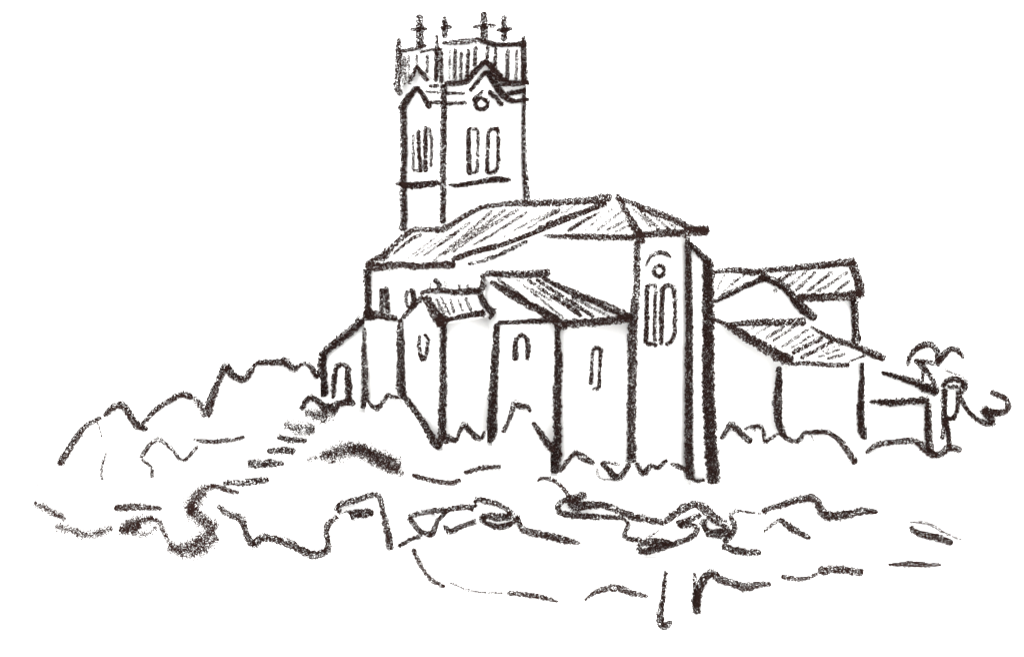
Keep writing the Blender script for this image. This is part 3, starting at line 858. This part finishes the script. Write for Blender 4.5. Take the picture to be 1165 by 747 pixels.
for st, w, d, sf in [([(315, 496, 5), (328, 500, 7), (349, 501, 6)], 7.5, .88, 0), ([(304, 513, 6), (320, 512, 8), (336, 513, 7)], 8, .86, 0),
                     ([(273, 528, 7), (290, 527, 11), (305, 527, 10), (323, 527, 6)], 10, .76, 0), ([(254, 549, 6), (275, 549, 8), (290, 547, 9), (306, 545, 7)], 8, .78, 0)]:
    p = Part()
    xa, xb, ym = st[0][0], st[-1][0], st[1][1]
    Y = gY((xa + xb) / 2, ym + w * .55)
    A_, B_ = pt(xa, ym + w * .3, Y), pt(xb, ym + w * .3, Y)
    zt = CH + (YH - (ym - w * .3)) / F * Y
    p.prism([(A_[0], Y, zt), (B_[0], Y, zt), (B_[0], Y, A_[2] - .3), (A_[0], Y, A_[2] - .3)], (0, .8, 0))
    p.stroke(fixed(Y), st, w, d, soft=sf, lift=(1.0, 1.4))
    p.build('step', steps)

# ------------------------------------------------------------------ stones in the foreground
RG = 'stones in the foreground'
mound('boulder', 'broad low boulder with a wavy outline, left in the foreground', 'boulder', RG,
      [(253, 576), (258, 582), (275, 588), (300, 590), (340, 590), (378, 588), (396, 582), (402, 600)], 634, 1.0,
      [([(248, 574, 5), (258, 584, 7), (274, 589, 8), (278, 600, 7), (282, 611, 8), (289, 620, 9), (298, 611, 9), (312, 613, 8), (330, 618, 9), (345, 627, 9), (357, 631, 9), (371, 627, 8), (374, 620, 7), (371, 603, 7), (376, 593, 7), (385, 588, 6)], 8, .9)], lift=(.6, .85))
mound('boulder', 'tall upright boulder with a bent top and steep right edge', 'boulder', RG,
      [(379, 592), (384, 577), (400, 570), (420, 563), (429, 562), (434, 572), (440, 600), (448, 627)], 628, .6,
      [([(385, 588, 7), (400, 585, 10), (415, 583, 10), (425, 583, 8)], 9, .92), ([(383, 590, 6), (390, 587, 6), (400, 586, 8)], 7, .85), ([(388, 582, 6), (382, 577, 6), (392, 572, 7), (410, 567, 7), (425, 562, 6), (432, 565, 6), (435, 578, 6), (440, 600, 8), (445, 625, 8)], 7, .85)])
mound('rock', 'flat rock at the left end of the middle rock pile', 'rock', RG,
      [(450, 622), (465, 588), (478, 583), (490, 581), (502, 588), (506, 608)], 624, .6,
      [([(453, 621, 5), (468, 613, 4.5), (480, 609, 5)], 5, .75), ([(492, 608, 7), (478, 604, 6), (470, 594, 6), (465, 588, 6), (478, 583, 6), (495, 581, 7), (508, 579, 6)], 6, .82), ([(508, 581, 6), (498, 592, 6), (494, 602, 7), (490, 610, 7)], 6, .78)])
mound('rock', 'rounded rock in the middle of the middle rock pile', 'rock', RG,
      [(498, 600), (504, 584), (520, 577), (535, 576), (545, 581), (552, 594)], 616, .5,
      [([(502, 598, 5), (507, 600, 6), (512, 605, 7), (522, 600, 6), (535, 595, 6), (549, 589, 7)], 6, .84), ([(506, 581, 6), (520, 577, 7), (536, 577, 8), (543, 581, 8), (550, 588, 8)], 7, .92)], lift=(.45, .7))
mound('rock', 'oval rock at the right end of the middle rock pile', 'rock', RG,
      [(539, 580), (542, 568), (560, 570), (575, 577), (586, 586), (592, 600), (625, 608), (660, 616)], 620, .5,
      [([(541, 577, 4), (541, 568, 5), (552, 569, 7), (566, 573, 6), (577, 579, 6), (582, 585, 8), (574, 588, 9), (558, 587, 8), (547, 588, 7), (552, 594, 6), (565, 599, 7), (578, 597, 7), (588, 590, 5), (589, 586, 4), (592, 597, 6), (598, 604, 8), (615, 607, 9), (632, 611, 9), (645, 614, 8), (660, 618, 3)], 7, .84)])
mound('rock', 'long narrow rock at the left end of the right rock pile', 'rock', RG,
      [(632, 584), (637, 570), (652, 565), (668, 560), (685, 573), (705, 579), (730, 587), (760, 594)], 616, .7,
      [([(667, 562, 9), (655, 566, 9), (641, 569, 6), (635, 575, 6), (635, 582, 6), (645, 585, 7), (670, 587, 7), (695, 588, 5), (709, 589, 4)], 6.5, .84), ([(648, 567, 9), (656, 576, 11), (672, 574, 9), (687, 574, 8), (703, 580, 8), (720, 587, 8), (740, 591, 8), (759, 595, 6)], 8, .86),
       ([(709, 589, 3), (715, 596, 4), (711, 605, 5), (711, 611, 6), (722, 614, 6), (730, 613, 5)], 4.5, .72)])
mound('rock', 'wide curved rock at the front of the right rock pile', 'rock', RG,
      [(724, 622), (740, 608), (756, 597), (771, 590), (785, 590), (797, 597), (804, 612)], 631, .5,
      [([(798, 585, 6), (785, 590, 7), (770, 596, 8)], 6.5, .82), ([(772, 597, 7), (785, 597, 5), (793, 599, 6), (791, 607, 6), (780, 614, 6), (765, 619, 7), (745, 624, 8), (731, 628, 7), (726, 622, 6), (734, 616, 7), (750, 615, 7), (764, 618, 7)], 6.5, .82),
       ([(735, 613, 5), (748, 604, 2), (750, 603, 2)], 3, .4), ([(735, 621), (750, 619)], 5, .6)])
mound('rock', 'humped rock on top of the right rock pile', 'rock', RG,
      [(754, 597), (765, 585), (780, 577), (795, 571), (806, 580), (818, 591), (834, 600)], 612, .7,
      [([(757, 594, 8), (765, 586, 9), (780, 577, 10), (793, 573, 9), (803, 580, 12), (815, 590, 10), (830, 600, 8)], 10, .86)], Y=44.5, lift=(2.3, 2.7))
mound('rock', 'small wedge rock at the right end of the right rock pile', 'rock', RG,
      [(797, 600), (803, 588), (816, 590), (830, 596), (838, 606)], 622, .4,
      [([(802, 590, 7), (799, 598, 8), (804, 605, 9), (818, 606, 10), (832, 605, 7)], 8, .86), ([(832, 588, 6), (836, 600, 7), (831, 610, 7), (823, 616, 6)], 6, .82)])
mound('rock', 'pale flat rock with a faint top edge right of the right rock pile', 'rock', RG,
      [(838, 618), (840, 590), (842, 581), (850, 579), (866, 583), (870, 612)], 632, .5,
      [([(831, 590, 6), (832, 584, 5), (840, 580, 5), (850, 582, 3.5), (866, 584, 2.5)], 4.5, .62), ([(822, 620, 7), (833, 625, 8), (850, 628, 8), (866, 628, 6)], 7.5, .85)])
mound('rock', 'triangular rock with a peaked top', 'rock', RG,
      [(858, 612), (873, 599), (887, 588), (905, 602), (923, 612)], 620, .5,
      [([(869, 617, 3), (861, 612, 4), (870, 603, 3.5), (887, 590, 4)], 4, .66), ([(887, 590, 6), (903, 602, 8), (922, 612, 6)], 7, .84)])
mound('boulder', 'angular stepped boulder on the right below the outbuilding', 'boulder', RG,
      [(866, 582), (890, 573), (925, 564), (931, 570), (939, 583), (960, 583), (1000, 581)], 594, .9,
      [([(872, 584, 3), (868, 580, 5), (885, 575, 7), (905, 569, 8), (922, 566, 9), (929, 568, 8), (934, 580, 9), (941, 587, 10), (960, 585, 10), (980, 581, 8), (999, 582, 4)], 8, .88)])
mound('rock', 'lens shaped stone alone at the far right', 'rock', RG,
      [(1034, 599), (1040, 594), (1055, 595), (1070, 601), (1082, 609), (1096, 615)], 622, .5,
      [([(1036, 598, 5), (1041, 605, 7), (1055, 609, 8), (1070, 612, 9), (1084, 618, 6)], 7.5, .86), ([(1035, 594, 2), (1050, 594, 4), (1062, 598, 4), (1075, 606, 4), (1094, 614, 2)], 3.6, .55)])
mound('boulder', 'hooked boulder with a thick upright left edge at the bottom of the view', 'boulder', RG,
      [(788, 690), (794, 668), (803, 654), (812, 649), (822, 659), (845, 666), (862, 664), (880, 663)], 700, .4,
      [([(790, 651, 4), (791, 668, 6), (793, 690, 10)], 6, .72), ([(793, 698, 9), (792, 680, 11), (797, 665, 9), (804, 654, 9), (811, 651, 9), (820, 659, 9), (833, 663, 9), (848, 668, 10), (860, 665, 8), (877, 664, 5)], 9, .88)])
p = Part()
Y = gY(757, 716)
sf = fixed(Y)
a, b = pt(753, 652, Y), pt(757.5, 712, Y)
p.prism([(a[0] + .04, Y, a[2]), (b[0], Y, a[2]), (b[0] - .04, Y, b[2]), (a[0], Y, b[2])], (0, .06, 0))
p.stroke(sf, [(757, 649, 4), (756, 662, 5), (754, 680, 6), (751, 697, 8), (751, 706, 8), (755, 713, 8), (761, 709, 7), (764, 706, 5)], 6.5, .88, lift=(.01, .06))
p.stroke(sf, [(755, 650), (760, 653)], 2.5, .6, lift=(.01, .05))
p.build('stake', label='thin upright stake with a hooked foot at the bottom centre', category='stake')
print('grain objects built')
